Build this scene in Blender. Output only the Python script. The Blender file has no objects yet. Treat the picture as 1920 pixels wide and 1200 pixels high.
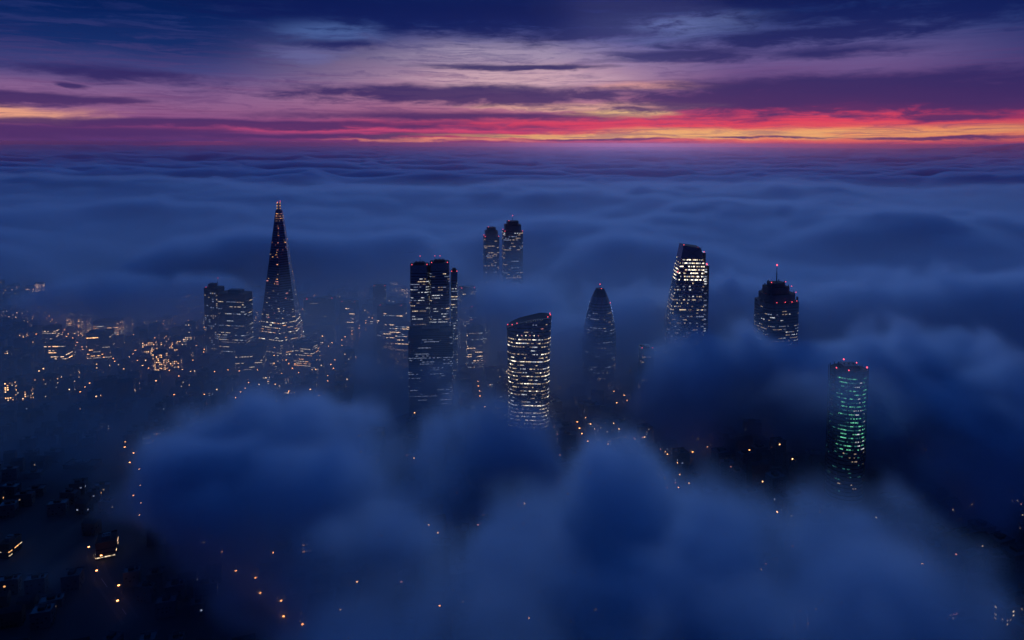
import bpy, math, random, bisect
import numpy as np

random.seed(7)
rng = np.random.default_rng(11)
scn = bpy.context.scene
COL = scn.collection
R = math.radians

# ------------------------------------------------------------------ camera
CAM_Z = 413.0
PITCH = R(4.0)
SHIFT = 331 - 1280 * math.tan(PITCH)        # pixels of lens shift, so that uprights stay upright
ROLL = R(0.2)
cam_data = bpy.data.cameras.new("camera")
cam_data.lens = 24.0
cam_data.sensor_width = 36.0
cam_data.shift_y = -SHIFT / 1920.0
cam_data.clip_start = 1.0
cam_data.clip_end = 200000.0
cam = bpy.data.objects.new("camera", cam_data)
cam.location = (0, 0, CAM_Z)
cam.rotation_mode = 'QUATERNION'
from mathutils import Euler, Matrix, Vector
cam.rotation_quaternion = (Matrix.Rotation(R(90) - PITCH, 4, 'X') @ Matrix.Rotation(ROLL, 4, 'Z')).to_quaternion()
COL.objects.link(cam)
scn.camera = cam

def ray(X, Y):
    """world direction towards a point of the 1920 x 1200 view"""
    a = (X - 960) / 1280.0
    b = (600 - Y - SHIFT) / 1280.0
    ca, sa = math.cos(ROLL), math.sin(ROLL)
    a, b = a * ca - b * sa, a * sa + b * ca
    return (a, math.cos(PITCH) + b * math.sin(PITCH), -math.sin(PITCH) + b * math.cos(PITCH))

def on_plane(X, Y, z=0.0):
    d = ray(X, Y)
    t = (z - CAM_Z) / d[2]
    return d[0] * t, d[1] * t

def at_depth(X, Y, D):
    """the point of that ray whose ground distance forward is D: x, z"""
    d = ray(X, Y)
    t = D / d[1]
    return d[0] * t, CAM_Z + d[2] * t

# ------------------------------------------------------------------ node helper
class G:
    def __init__(s, nt):
        s.nt = nt
    def n(s, kind, **kw):
        nd = s.nt.nodes.new(kind)
        for k, v in kw.items():
            setattr(nd, k, v)
        return nd
    def put(s, sock, v):
        if v is None:
            return
        if hasattr(v, 'is_output') or isinstance(v, bpy.types.NodeSocket):
            s.nt.links.new(v, sock)
        else:
            sock.default_value = v
    def m(s, op, a, b=None, c=None, clamp=False):
        nd = s.n('ShaderNodeMath', operation=op, use_clamp=clamp)
        s.put(nd.inputs[0], a); s.put(nd.inputs[1], b); s.put(nd.inputs[2], c)
        return nd.outputs[0]
    def mix(s, f, a, b, blend='MIX'):
        nd = s.n('ShaderNodeMix', data_type='RGBA', blend_type=blend)
        s.put(nd.inputs[0], f)
        s.put(nd.inputs[6], a if not isinstance(a, tuple) else (*a, 1)); s.put(nd.inputs[7], b if not isinstance(b, tuple) else (*b, 1))
        return nd.outputs[2]
    def ramp(s, f, stops, interp='LINEAR'):
        nd = s.n('ShaderNodeValToRGB')
        cr = nd.color_ramp
        cr.interpolation = interp
        while len(cr.elements) > 1:
            cr.elements.remove(cr.elements[-1])
        cr.elements[0].position = stops[0][0]; cr.elements[0].color = (*stops[0][1], 1)
        for p, c in stops[1:]:
            e = cr.elements.new(p); e.color = (*c, 1)
        s.put(nd.inputs[0], f)
        return nd.outputs[0]
    def smooth(s, v, lo, hi):
        nd = s.n('ShaderNodeMapRange', interpolation_type='SMOOTHSTEP')
        s.put(nd.inputs[0], v); nd.inputs[1].default_value = lo; nd.inputs[2].default_value = hi
        return nd.outputs[0]
    def noise(s, vec, scale, detail, rough=0.55, lac=2.0, dist=0.0):
        nd = s.n('ShaderNodeTexNoise')
        s.put(nd.inputs['Vector'], vec)
        nd.inputs['Scale'].default_value = scale; nd.inputs['Detail'].default_value = detail
        nd.inputs['Roughness'].default_value = rough; nd.inputs['Lacunarity'].default_value = lac
        nd.inputs['Distortion'].default_value = dist
        return nd.outputs[0]
    def xyz(s, x, y, z):
        nd = s.n('ShaderNodeCombineXYZ')
        s.put(nd.inputs[0], x); s.put(nd.inputs[1], y); s.put(nd.inputs[2], z)
        return nd.outputs[0]

def lin(r, g, b, k=1.0):
    f = lambda v: ((v / 255 + 0.055) / 1.055) ** 2.4 if v > 10 else v / 255 / 12.92
    return (f(r) * k, f(g) * k, f(b) * k)

# ------------------------------------------------------------------ world: dusk sky
world = bpy.data.worlds.new("World")
scn.world = world
world.use_nodes = True
world.node_tree.nodes.clear()
world.cycles.sampling_method = 'NONE'
g = G(world.node_tree)
tc = g.n('ShaderNodeTexCoord').outputs['Generated']
sep = g.n('ShaderNodeSeparateXYZ'); g.put(sep.inputs[0], tc)
dx, dy, dz = sep.outputs
hor = g.m('SQRT', g.m('ADD', g.m('MULTIPLY', dx, dx), g.m('MULTIPLY', dy, dy)))
AZ = g.m('ARCTAN2', dx, dy)                   # 0 straight ahead, + to the right
EL = g.m('ARCTAN2', dz, hor)

def sky_at(X, Y):
    d = ray(X, Y)
    return math.atan2(d[0], d[1]), math.atan2(d[2], math.hypot(d[0], d[1]))

EL_TOP = sky_at(960, 0)[1]
def t_of(Y):
    return max(0.0, sky_at(960, Y)[1] / EL_TOP)

# streaky noise: strongly stretched sideways, sheared a little
nv = g.xyz(g.m('MULTIPLY', AZ, 3.0), g.m('MULTIPLY', EL, 26.0), 0.0)
n_soft = g.m('SUBTRACT', g.noise(nv, 1.3, 2.0, 0.5), 0.5)
n_fine = g.m('SUBTRACT', g.noise(g.xyz(g.m('MULTIPLY', AZ, 16.0), g.m('MULTIPLY', EL, 78.0), 4.0), 1.0, 9.0, 0.66, dist=0.4), 0.5)
n_mid = g.m('SUBTRACT', g.noise(g.xyz(g.m('MULTIPLY', AZ, 8.0), g.m('MULTIPLY', EL, 38.0), 9.0), 1.0, 6.0, 0.58, dist=0.35), 0.5)
azd = g.m('ADD', AZ, g.m('MULTIPLY', n_mid, 0.10))
eld = g.m('ADD', g.m('ADD', EL, g.m('MULTIPLY', n_mid, 0.015)), g.m('MULTIPLY', n_fine, 0.009))
tt = g.m('DIVIDE', eld, EL_TOP)
tcl = g.m('MINIMUM', g.m('MAXIMUM', tt, 0.0), 1.0)

def vr(pts):
    return g.ramp(tcl, sorted((t_of(Y), lin(*c)) for Y, c in pts))
left = vr([(0, (2, 26, 80)), (60, (6, 36, 96)), (110, (22, 48, 108)), (150, (72, 72, 130)), (185, (140, 100, 146)),
           (215, (152, 98, 142)), (240, (140, 74, 130)), (255, (112, 64, 124)), (268, (96, 60, 122))])
cen = vr([(0, (12, 30, 94)), (50, (40, 58, 120)), (80, (104, 100, 150)), (110, (160, 138, 168)), (150, (204, 158, 176)), (195, (196, 130, 152)),
          (220, (168, 86, 122)), (236, (212, 70, 108)), (250, (190, 66, 112)), (262, (206, 70, 104)), (270, (150, 66, 118))])
right = vr([(0, (14, 34, 92)), (40, (26, 52, 112)), (80, (74, 82, 140)), (120, (112, 92, 146)), (160, (112, 76, 130)), (200, (130, 60, 112)), (212, (214, 62, 104)),
            (230, (238, 78, 100)), (244, (250, 132, 100)), (253, (255, 160, 104)), (262, (244, 110, 98)), (269, (200, 68, 108))])
far_r = vr([(0, (2, 20, 74)), (70, (18, 46, 106)), (130, (48, 54, 114)), (200, (66, 42, 98)), (226, (196, 58, 98)), (246, (232, 118, 98)), (262, (206, 90, 96)), (269, (150, 60, 110))])
a_l, a_c, a_r, a_f = (sky_at(X, 150)[0] for X in (330, 1000, 1420, 1880))
def between(a0, a1):
    return g.smooth(AZ, a0, a1)
sky = g.mix(between(a_l, a_c), left, cen)
sky = g.mix(between(a_c, a_r), sky, right)
sky = g.mix(between(a_r + 0.12, a_f + 0.1), sky, far_r)

def blob(X0, X1, Y, H, n=1.0, soft=0.55, tilt=0.0):
    """a long cloud from X0 to X1 at height Y, half thickness H; ragged by the streaky noise"""
    a0, _ = sky_at(X0, Y); a1, _ = sky_at(X1, Y)
    ac, ec = sky_at((X0 + X1) / 2, Y)
    hw = (a1 - a0) / 2; hh = H / 1280.0
    u = g.m('MULTIPLY_ADD', azd, 1 / hw, -ac / hw)
    v = g.m('MULTIPLY_ADD', eld, 1 / hh, -ec / hh)
    if tilt:
        v = g.m('ADD', v, g.m('MULTIPLY', u, tilt))
    d = g.m('SQRT', g.m('ADD', g.m('MULTIPLY', u, u), g.m('MULTIPLY', v, v)))
    d = g.m('SUBTRACT', d, g.m('MULTIPLY', n_fine, 2.3 * n))
    nd = g.n('ShaderNodeMapRange', interpolation_type='SMOOTHSTEP')
    g.put(nd.inputs[0], d)
    nd.inputs[1].default_value = 1.0 + soft; nd.inputs[2].default_value = 1.0 - soft
    return nd.outputs[0]

def bright(mask, col, k=1.0):
    global sky
    sky = g.mix(g.m('MULTIPLY', mask, k), sky, lin(*col))
# glowing gaps
bright(blob(-200, 180, 212, 12, .5), (255, 176, 136), .9)
bright(blob(540, 700, 58, 17, 1.2, .9), (84, 112, 172), .7)
bright(blob(500, 640, 100, 12, 1.2, .9), (112, 112, 166), .6)
bright(blob(1130, 1400, 46, 22, 1.6, .8), (112, 126, 178), .8)
bright(blob(790, 1080, 98, 20, 1.0, .9), (186, 166, 186), .55)
bright(blob(820, 1120, 146, 18, .6, .8), (226, 184, 188), .7)
bright(blob(1120, 1330, 162, 7, 1.0), (250, 176, 160), .75)
bright(blob(930, 1300, 200, 8, 1.2), (252, 190, 160), .85)
bright(blob(1080, 1260, 214, 7, .8), (255, 206, 142), .95)
bright(blob(760, 1640, 238, 17, .5, .7), (236, 62, 94), .75)
bright(blob(1120, 1640, 248, 7, .9, .7), (255, 196, 120), .8)
bright(blob(1540, 2000, 245, 7, .8, .8), (255, 180, 110), .6)
bright(blob(760, 1500, 256, 4.5, .8), (255, 190, 116), .9)
bright(blob(280, 470, 270, 3, .6), (240, 96, 120), .8)
bright(blob(640, 1000, 263, 3, .8), (252, 150, 120), .9)
bright(blob(350, 1000, 241, 6, .5, .9), (222, 80, 122), .8)
# streaks everywhere, faint
low = g.smooth(EL, 0.17, 0.0)
st = g.noise(g.xyz(g.m('MULTIPLY', AZ, 7.0), g.m('MULTIPLY', EL, 230.0), 2.0), 1.0, 4.0, 0.6)
sky = g.mix(g.m('MULTIPLY', g.m('MULTIPLY', g.smooth(st, 0.50, 0.66), low), 0.42), sky, lin(112, 54, 108))
fib = g.noise(g.xyz(g.m('MULTIPLY', azd, 10.0), g.m('MULTIPLY', eld, 120.0), 7.0), 1.0, 9.0, 0.66, dist=0.8)
sky = g.mix(g.m('MULTIPLY', g.smooth(fib, 0.46, 0.66), 0.5), sky, g.ramp(tcl, [(0.0, lin(120, 60, 112)), (0.4, lin(96, 70, 124)), (0.75, lin(44, 58, 118)), (1.0, lin(10, 30, 90))]))
# dark cloud bars
dark = g.ramp(tcl, [(0.0, lin(82, 50, 108)), (0.2, lin(76, 48, 104)), (0.35, lin(56, 43, 101)), (0.6, lin(34, 38, 99)), (0.8, lin(14, 30, 92)), (1.0, lin(6, 24, 84))])
masks = [(-300, 330, 184, 9, .6, .4, 0), (60, 390, 138, 11, .8, .7, .45), (90, 160, 160, 5, 1, .6, 0),
         (820, 1130, 126, 5, .6, .5, .3), (1130, 1440, 104, 11, .9, .7, .2), (520, 1250, 178, 17, .8, .4, 0),
         (1000, 2300, 180, 33, .9, .35, 0), (1180, 2000, 158, 18, .8, .5, 0), (-400, 1080, 231, 7, .6, .5, .0),
         (-400, 560, 246, 12, .6, .6, .1), (300, 900, 254, 5, .9, .7, 0), (1680, 1900, 219, 6, .4, .6, 0), (560, 1160, 218, 7, .9, .8, 0),
         (420, 1350, 26, 40, 1.2, .5, .2), (700, 2000, -8, 36, 1.2, .5, 0), (950, 1260, 62, 16, 1.3, .7, .1), (1230, 1900, 62, 15, 1.3, .6, -.45), (1300, 2200, 14, 22, 1.6, .7, 0), (560, 700, 84, 7, 1.5, .9, 0),
         (1000, 1250, 262, 2.2, .9, .6, 0), (1330, 1560, 256, 2.2, .9, .6, 0), (1600, 1900, 259, 2.4, .9, .6, 0), (1450, 1700, 96, 9, .8, .9, 0)]
allm = None
for q in masks:
    b = blob(*q)
    allm = b if allm is None else g.m('MAXIMUM', allm, b)
sky = g.mix(g.m('MULTIPLY', allm, 0.9), sky, dark)
sky = g.mix(1.0, sky, (0.86, 0.88, 0.94), 'MULTIPLY')
# the rest of the dome, outside the photographed strip
UP = g.ramp(g.m('DIVIDE', EL, math.pi / 2), [(0.0, lin(20, 30, 80)), (0.12, lin(10, 30, 90)), (0.2, (.006, .07, .30)), (0.42, (.010, .12, .50)), (0.62, (.004, .04, .2)), (1.0, (.005, .030, .17))])
fr = g.smooth(dy, -0.25, 0.75)
UP = g.mix(fr, lin(8, 28, 86), UP)
sky = g.mix(g.smooth(EL, 0.175, 0.26), sky, UP)
back = g.smooth(g.m('ABSOLUTE', AZ), 0.75, 1.5)
sky = g.mix(back, sky, UP)
nish = g.n('ShaderNodeTexSky', sky_type='NISHITA', sun_disc=False)
nish.sun_elevation = R(0.5); nish.sun_rotation = R(12)
bg1 = g.n('ShaderNodeBackground'); g.put(bg1.inputs[0], sky); bg1.inputs[1].default_value = 1.0
bg2 = g.n('ShaderNodeBackground'); g.put(bg2.inputs[0], nish.outputs[0]); bg2.inputs[1].default_value = 0.001
add = g.n('ShaderNodeAddShader'); g.put(add.inputs[0], bg1.outputs[0]); g.put(add.inputs[1], bg2.outputs[0])
wo = g.n('ShaderNodeOutputWorld'); g.put(wo.inputs[0], add.outputs[0])

sd = bpy.data.lights.new("afterglow", 'SUN'); sd.energy = 0.60; sd.color = (0.33, 0.52, 1.0); sd.angle = R(12)
so = bpy.data.objects.new("afterglow", sd); COL.objects.link(so)
so.rotation_euler = (R(90 - 13), 0, R(180 - 10)); so.location = (0, 0, 900)

# ------------------------------------------------------------------ colour, sampling
vs = scn.view_settings
scn.display_settings.display_device = 'sRGB'
vs.view_transform = 'Standard'; vs.look = 'None'; vs.exposure = 0.0; vs.gamma = 1.0
cy = scn.cycles
cy.use_denoising = True
cy.denoiser = 'OPENIMAGEDENOISE'
cy.use_adaptive_sampling = True
cy.adaptive_threshold = 0.02
cy.max_bounces = 8
cy.diffuse_bounces = 2; cy.glossy_bounces = 2; cy.transmission_bounces = 2
cy.volume_bounces = 6
cy.transparent_max_bounces = 8
cy.sample_clamp_indirect = 1.0
cy.volume_step_rate = 2.0
cy.volume_max_steps = 512
cy.caustics_reflective = False; cy.caustics_refractive = False

# ------------------------------------------------------------------ numpy noise
def lattice_noise(pts, scale, seed):
    """smooth value noise in 2 or 3 dimensions, about -1..1"""
    r = np.random.default_rng(seed)
    n = 64
    dim = len(pts)
    tab = r.uniform(-1, 1, (n,) * dim).astype(np.float32)
    ii, ff = [], []
    for p in pts:
        q = p / scale + 1000.0
        i = np.floor(q).astype(np.int32); f = (q - i).astype(np.float32)
        ii.append((i % n, (i + 1) % n)); ff.append(f * f * f * (f * (f * 6 - 15) + 10))
    out = 0
    for c in range(2 ** dim):
        w = 1; idx = []
        for k in range(dim):
            b = (c >> k) & 1
            w = w * (ff[k] if b else 1 - ff[k]); idx.append(ii[k][b])
        out = out + w * tab[tuple(idx)]
    return out

def fbm(pts, scale, octs, seed, gain=0.5):
    out = 0; a = 1.0
    for o in range(octs):
        out = out + a * lattice_noise(pts, scale / 2.03 ** o, seed + o * 17)
        a *= gain
    return out

def sstep(v, a, b):
    t = np.clip((v - a) / (b - a), 0, 1)
    return t * t * (3 - 2 * t)

# near clouds as soft domes: view point of the crest, height of the crest, radii in metres, density
DOMES = []
def dome(X, Y, ztop, rx, ry, rz, dens=1.0, seedless=0):
    x, y = on_plane(X, Y, ztop)
    DOMES.append((x, y + ry * 0.35, ztop - rz, rx, ry, rz, dens))
# left foreground lumps
for q_ in ((400, 800, 138, 62, 62, 80, .9), (475, 745, 150, 60, 60, 85, 1.0), (560, 735, 156, 64, 60, 90, 1.0), (645, 780, 146, 58, 58, 80, .9),
           (715, 850, 136, 52, 52, 75, .8), (560, 850, 142, 66, 52, 80, .8), (420, 890, 120, 58, 52, 70, .6), (320, 820, 110, 50, 60, 60, .5),
           # middle bright ridge
           (930, 722, 150, 58, 48, 75, 1.0), (850, 752, 142, 54, 48, 75, .9), (785, 800, 130, 46, 46, 70, .8), (1005, 760, 122, 46, 44, 65, .8),
           # big dome
           (1015, 880, 142, 46, 48, 75, .9), (1080, 862, 148, 64, 54, 85, 1.0), (1170, 842, 154, 76, 54, 88, 1.1), (1275, 872, 148, 62, 52, 84, 1.0),
           (1355, 935, 140, 48, 48, 75, .9), (1180, 925, 132, 60, 42, 70, .7), (1290, 985, 138, 52, 42, 72, .7),
           # bottom centre
           (480, 985, 96, 52, 48, 60, .4), (600, 1025, 128, 56, 44, 70, .5), (725, 975, 132, 54, 44, 70, .5), (840, 1045, 146, 58, 42, 75, .55),
           (715, 1115, 138, 58, 40, 70, .45), (900, 1150, 146, 56, 38, 70, .4), (970, 1010, 138, 52, 42, 72, .6), (590, 1180, 110, 50, 36, 60, .3),
           # bottom right
           (1085, 1020, 140, 46, 38, 70, .6), (1190, 1055, 142, 48, 38, 70, .55), (1330, 1075, 144, 54, 38, 72, .5), (1260, 1170, 138, 52, 34, 66, .4), (1440, 1130, 140, 52, 38, 70, .45),
           (1475, 1010, 132, 46, 42, 70, .5), (1575, 962, 146, 56, 46, 78, .65), (1690, 945, 154, 62, 46, 82, .7), (1800, 985, 148, 54, 44, 78, .6),
           (1600, 1065, 142, 54, 38, 70, .5), (1730, 1080, 150, 56, 38, 74, .5), (1850, 1110, 140, 50, 36, 70, .3), (1580, 1180, 140, 52, 32, 66, .35)):
    dome(*q_)
# low flat layers between the lumps
dome(700, 980, 55, 230, 120, 50, .07)
dome(1150, 1060, 55, 240, 100, 50, .06)
dome(1560, 1100, 55, 220, 100, 50, .06)
dome(330, 1060, 50, 150, 90, 45, .04)
dome(120, 770, 75, 180, 70, 60, .05)
# right middle bank
dome(1700, 640, 165, 150, 100, 110, 1.1)
dome(1870, 700, 160, 110, 90, 100, .9)
dome(1420, 628, 148, 130, 66, 90, .9)
dome(1290, 668, 130, 78, 60, 80, .8)
dome(1560, 650, 150, 90, 80, 90, .8)
# behind the towers
dome(1450, 530, 150, 230, 130, 110, .9)
dome(1750, 530, 160, 260, 130, 120, .9)
dome(975, 532, 156, 115, 105, 105, .7)
dome(1060, 592, 136, 90, 75, 90, .7)
dome(900, 640, 62, 55, 80, 50, .15)
dome(690, 680, 48, 50, 90, 38, .22)
dome(1200, 548, 152, 120, 95, 100, .9)
dome(1120, 640, 75, 80, 60, 50, .15)
dome(1590, 700, 176, 66, 32, 40, .26)
dome(810, 690, 104, 95, 34, 66, .22)
dome(800, 650, 90, 120, 60, 65, .08)
dome(260, 520, 120, 260, 90, 80, .5)

def poly_dist(x, y, pts):
    d = 1e9
    for (ax, ay), (bx, by) in zip(pts[:-1], pts[1:]):
        ux, uy = bx - ax, by - ay
        t = np.clip(((x - ax) * ux + (y - ay) * uy) / (ux * ux + uy * uy), 0, 1)
        d = np.minimum(d, np.hypot(x - ax - t * ux, y - ay - t * uy))
    return d
RIDGES = []
def ridge(z, amp, w, *pts):
    RIDGES.append(([on_plane(X, Y, z) for X, Y in pts], amp, w))
ridge(190, 80, 210, (1040, 432), (1200, 412), (1350, 428), (1600, 446), (1760, 470), (1900, 490))
ridge(185, 60, 110, (1340, 500), (1480, 512), (1600, 500), (1760, 520), (2000, 540))
ridge(150, 55, 200, (120, 480), (330, 452), (560, 430), (740, 438), (840, 470))
ridge(200, 60, 260, (700, 372), (860, 360), (1000, 378))
ridge(200, 60, 300, (-100, 372), (250, 352), (520, 362))
ridge(200, 55, 300, (1150, 372), (1400, 362), (1750, 392))
ridge(170, -130, 190, (890, 462), (960, 470), (1010, 462))
ridge(170, -70, 200, (-100, 440), (240, 415), (560, 400))
ridge(170, -60, 150, (1240, 470), (1440, 486), (1700, 490))
RIDGES.append(([(-40, 1480), (-20, 1700), (0, 2000)], -120, 150))
EDGE = [(-200, 1900), (60, 1850), (180, 1720), (600, 1840), (720, 1900), (860, 1880), (1000, 1640), (1200, 1500), (1340, 1300), (1500, 1230), (1920, 1120), (2300, 1100)]
def sea_edge(x, y):
    px = 960 + 1280 * (x / np.maximum(y, 1.0)) * 0.99
    return np.interp(px, [e[0] for e in EDGE], [e[1] for e in EDGE]).astype(np.float32)
def sea_top(x, y):
    """height of the top of the sea of fog"""
    wx = x + 260 * fbm((x, y), 900, 2, 5); wy = y + 200 * fbm((x, y), 900, 2, 9)
    swell = 1.0 - 2.0 * np.abs(fbm((wx * 0.36 + 300, wy * 0.85), 760, 3, 83, 0.40))
    fine = fbm((wx * 0.5, wy * 1.3), 330, 3, 31, 0.5)
    big = fbm((wx * 0.6, wy), 1900, 2, 47) + 0.7 * fbm((wx * .5, wy), 5200, 2, 57)
    h = 92 + 92 * swell + 26 * fine + 34 * big
    if np.min(y) < 5000:
        near = sstep(y, 4200, 2600)
        h = h * (1 - 0.28 * near) + near * 10
        for pts, amp, w in RIDGES:
            h = h + near * amp * np.exp(-(poly_dist(x, y, pts) / w) ** 2)
    return h.clip(12, 400)

def add_lobes():
    r = random.Random(5)
    for (cx, cyy, cz, rx, ry, rz, d) in list(DOMES):
        if rz < 65: continue
        for k in range(7 if rx < 75 else 12):
            a = r.uniform(0, 2 * math.pi); e = r.uniform(0.05, 0.95)
            q = r.uniform(.26, .48)
            ce = math.cos(e * 1.3)
            DOMES.append((cx + rx * .74 * ce * math.cos(a), cyy + ry * .74 * ce * math.sin(a), cz + rz * .70 * math.sin(e * 1.3),
                          rx * q * 1.15, ry * q * 1.1, rz * q, d * r.uniform(.6, 1.15)))
add_lobes()

def density(x, y, z):
    """cloud density per metre at points (float32 arrays, broadcastable)"""
    x2, y2 = x[:, :, :1], y[:, :, :1]
    # --- the sea of fog beyond the city: height of its top
    top = sea_top(x2, y2)
    edge = sea_edge(x2, y2) + 130 * fbm((x2, y2), 400, 3, 71)
    inland = sstep(y2, edge - 140, edge + 220)
    top = top * (0.35 + 0.65 * inland)
    n3 = fbm((x + 0 * z, y + 0 * z, z * 1.4 + 0 * x), 150, 3, 101)
    s = (top + 22 * n3 - z)
    sea = sstep(s, -14, 62) * inland
    # --- domes in front
    dn = 0
    xx = x + 26 * fbm((x + 0 * z, y + 0 * z, z + 0 * x), 120, 2, 201)
    yy = y + 26 * fbm((x + 0 * z, y + 0 * z, z + 0 * x), 120, 2, 251)
    bil = 1 - 2.2 * np.abs(fbm((x + 0 * z, y + 0 * z, z * 1.2 + 0 * x), 95, 3, 401, .5))
    off = (0.10 * n3 - 0.24 * bil - 0.13 * fbm((x + 0 * z, y + 0 * z, z + 0 * x), 42, 2, 451)).astype(np.float32)
    dn = np.zeros(xx.shape, dtype=np.float32)
    flat = xx.shape[1] == 1
    for (cx, cyy, cz, rx, ry, rz, d) in DOMES:
        if cyy - 2 * ry > y.max() or cyy + 2 * ry < y.min():
            continue
        if flat:
            sl = (slice(None),) * 3; X_, Y_, Z_ = xx, yy, z
        else:
            ix = np.nonzero(np.abs(x[:, 0, 0] - cx) < rx * 1.7 + 40)[0]
            if not len(ix): continue
            sl = (slice(ix[0], ix[-1] + 1), slice(None), slice(None)); X_, Y_, Z_ = xx[sl], yy[sl], z
        r = np.sqrt(((X_ - cx) / rx) ** 2 + ((Y_ - cyy) / ry) ** 2 + ((Z_ - cz) / rz) ** 2)
        dn[sl] = np.maximum(dn[sl], d * sstep(r + off[sl], 1.10, 0.60))
    veil = 1 + 1.1 * np.exp(-((x2 - 120) / 420) ** 2 - ((y2 - 1050) / 420) ** 2)
    mist = (0.00115 * veil * sstep(z, 270, 60) + 0.0011 * sstep(z, 120, 10)) * (0.12 + 0.88 * sstep(y2, 620, 1000))
    wisp = 0.3 + 1.2 * sstep(fbm((xx * 0.8 + 0 * z, yy + 0 * z, z * 1.5 + 0 * x), 85, 3, 301), -0.55, 0.6)
    return 0.045 * sea * (0.6 + 0.4 * wisp) + 0.046 * dn * wisp + mist

def cloud_grid(name, label, cat, lo, hi, step, fade, mat):
    nx, ny, nz = (int(round((hi[k] - lo[k]) / step[k])) + 1 for k in range(3))
    hi = tuple(lo[k] + (n - 1) * step[k] for k, n in enumerate((nx, ny, nz)))
    X = np.linspace(lo[0], hi[0], nx, dtype=np.float32)[:, None, None]
    Z = np.linspace(lo[2], hi[2], nz, dtype=np.float32)[None, None, :]
    Yl = np.linspace(lo[1], hi[1], ny, dtype=np.float32)
    rho = np.zeros((nx, ny, nz), dtype=np.float32)
    for j0 in range(0, ny, 40):
        Y = Yl[j0:j0 + 40][None, :, None]
        rho[:, j0:j0 + 40] = density(X + 0 * Y, Y + 0 * X, Z) * fade(Y)
    rho[rho < 1e-4] = 0
    me = bpy.data.meshes.new(name)
    me.vertices.add(rho.size)
    a = me.attributes.new("rho", 'FLOAT', 'POINT')
    a.data.foreach_set("value", rho.ravel())
    ob = bpy.data.objects.new(name, me)
    COL.objects.link(ob)
    ob['label'] = label; ob['category'] = cat; ob['kind'] = 'stuff'
    ng = bpy.data.node_groups.new(name, 'GeometryNodeTree')
    ng.interface.new_socket("Geometry", in_out='INPUT', socket_type='NodeSocketGeometry')
    ng.interface.new_socket("Geometry", in_out='OUTPUT', socket_type='NodeSocketGeometry')
    q = G(ng)
    gi = q.n('NodeGroupInput'); go = q.n('NodeGroupOutput')
    pos = q.n('GeometryNodeInputPosition'); sp = q.n('ShaderNodeSeparateXYZ'); q.put(sp.inputs[0], pos.outputs[0])
    idx = [q.m('ROUND', q.m('DIVIDE', q.m('SUBTRACT', sp.outputs[k], lo[k]), step[k])) for k in range(3)]
    flat = q.m('ADD', q.m('MULTIPLY', q.m('ADD', q.m('MULTIPLY', idx[0], float(ny)), idx[1]), float(nz)), idx[2])
    na = q.n('GeometryNodeInputNamedAttribute', data_type='FLOAT'); na.inputs[0].default_value = "rho"
    si = q.n('GeometryNodeSampleIndex', data_type='FLOAT', domain='POINT', clamp=True)
    q.put(si.inputs['Geometry'], gi.outputs[0]); q.put(si.inputs[1], na.outputs[0]); q.put(si.inputs['Index'], flat)
    vc = q.n('GeometryNodeVolumeCube')
    q.put(vc.inputs['Density'], si.outputs[0]); vc.inputs['Background'].default_value = 0.0
    vc.inputs['Min'].default_value = lo; vc.inputs['Max'].default_value = hi
    vc.inputs['Resolution X'].default_value = nx; vc.inputs['Resolution Y'].default_value = ny; vc.inputs['Resolution Z'].default_value = nz
    sm = q.n('GeometryNodeSetMaterial'); q.put(sm.inputs[0], vc.outputs[0]); sm.inputs['Material'].default_value = mat
    q.put(go.inputs[0], sm.outputs[0])
    md = ob.modifiers.new("grow", 'NODES'); md.node_group = ng
    me.materials.append(mat)
    return ob

def volume_material(name, colour, dens=1.0, aniso=0.35, attr=True):
    mt = bpy.data.materials.new(name); mt.use_nodes = True
    mt.node_tree.nodes.clear(); q = G(mt.node_tree)
    pv = q.n('ShaderNodeVolumePrincipled')
    pv.inputs['Color'].default_value = (*colour, 1)
    pv.inputs['Density'].default_value = dens
    pv.inputs['Density Attribute'].default_value = 'density' if attr else ''
    pv.inputs['Anisotropy'].default_value = aniso
    out = q.n('ShaderNodeOutputMaterial'); q.put(out.inputs['Volume'], pv.outputs[0])
    mt.cycles.volume_sampling = 'DISTANCE'
    mt.cycles.homogeneous_volume = not attr
    return mt

M_CLOUD = volume_material("cloud_vapour", (0.76, 0.90, 1.0), aniso=0.34)
M_FAR = volume_material("far_cloud_vapour", (0.64, 0.84, 0.99), dens=0.02, aniso=0.2, attr=False)

SPLIT = 1500.0
cloud_grid("fog_cloud", "low rounded fog clouds billowing between the towers in the foreground", "fog cloud",
           (-1240.0, 200.0, 0.0), (1240.0, SPLIT, 264.0), (10.0, 10.0, 8.0), lambda Y: sstep(Y, SPLIT, SPLIT - 150), M_CLOUD)
cloud_grid("fog_bank", "wide rolling bank of fog beyond the towers", "fog bank",
           (-3900.0, SPLIT - 150, 0.0), (3900.0, 5000.0, 288.0), (22.0, 18.0, 12.0),
           lambda Y: sstep(Y, SPLIT - 150, SPLIT) * sstep(Y, 5000, 4300), M_CLOUD)

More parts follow.
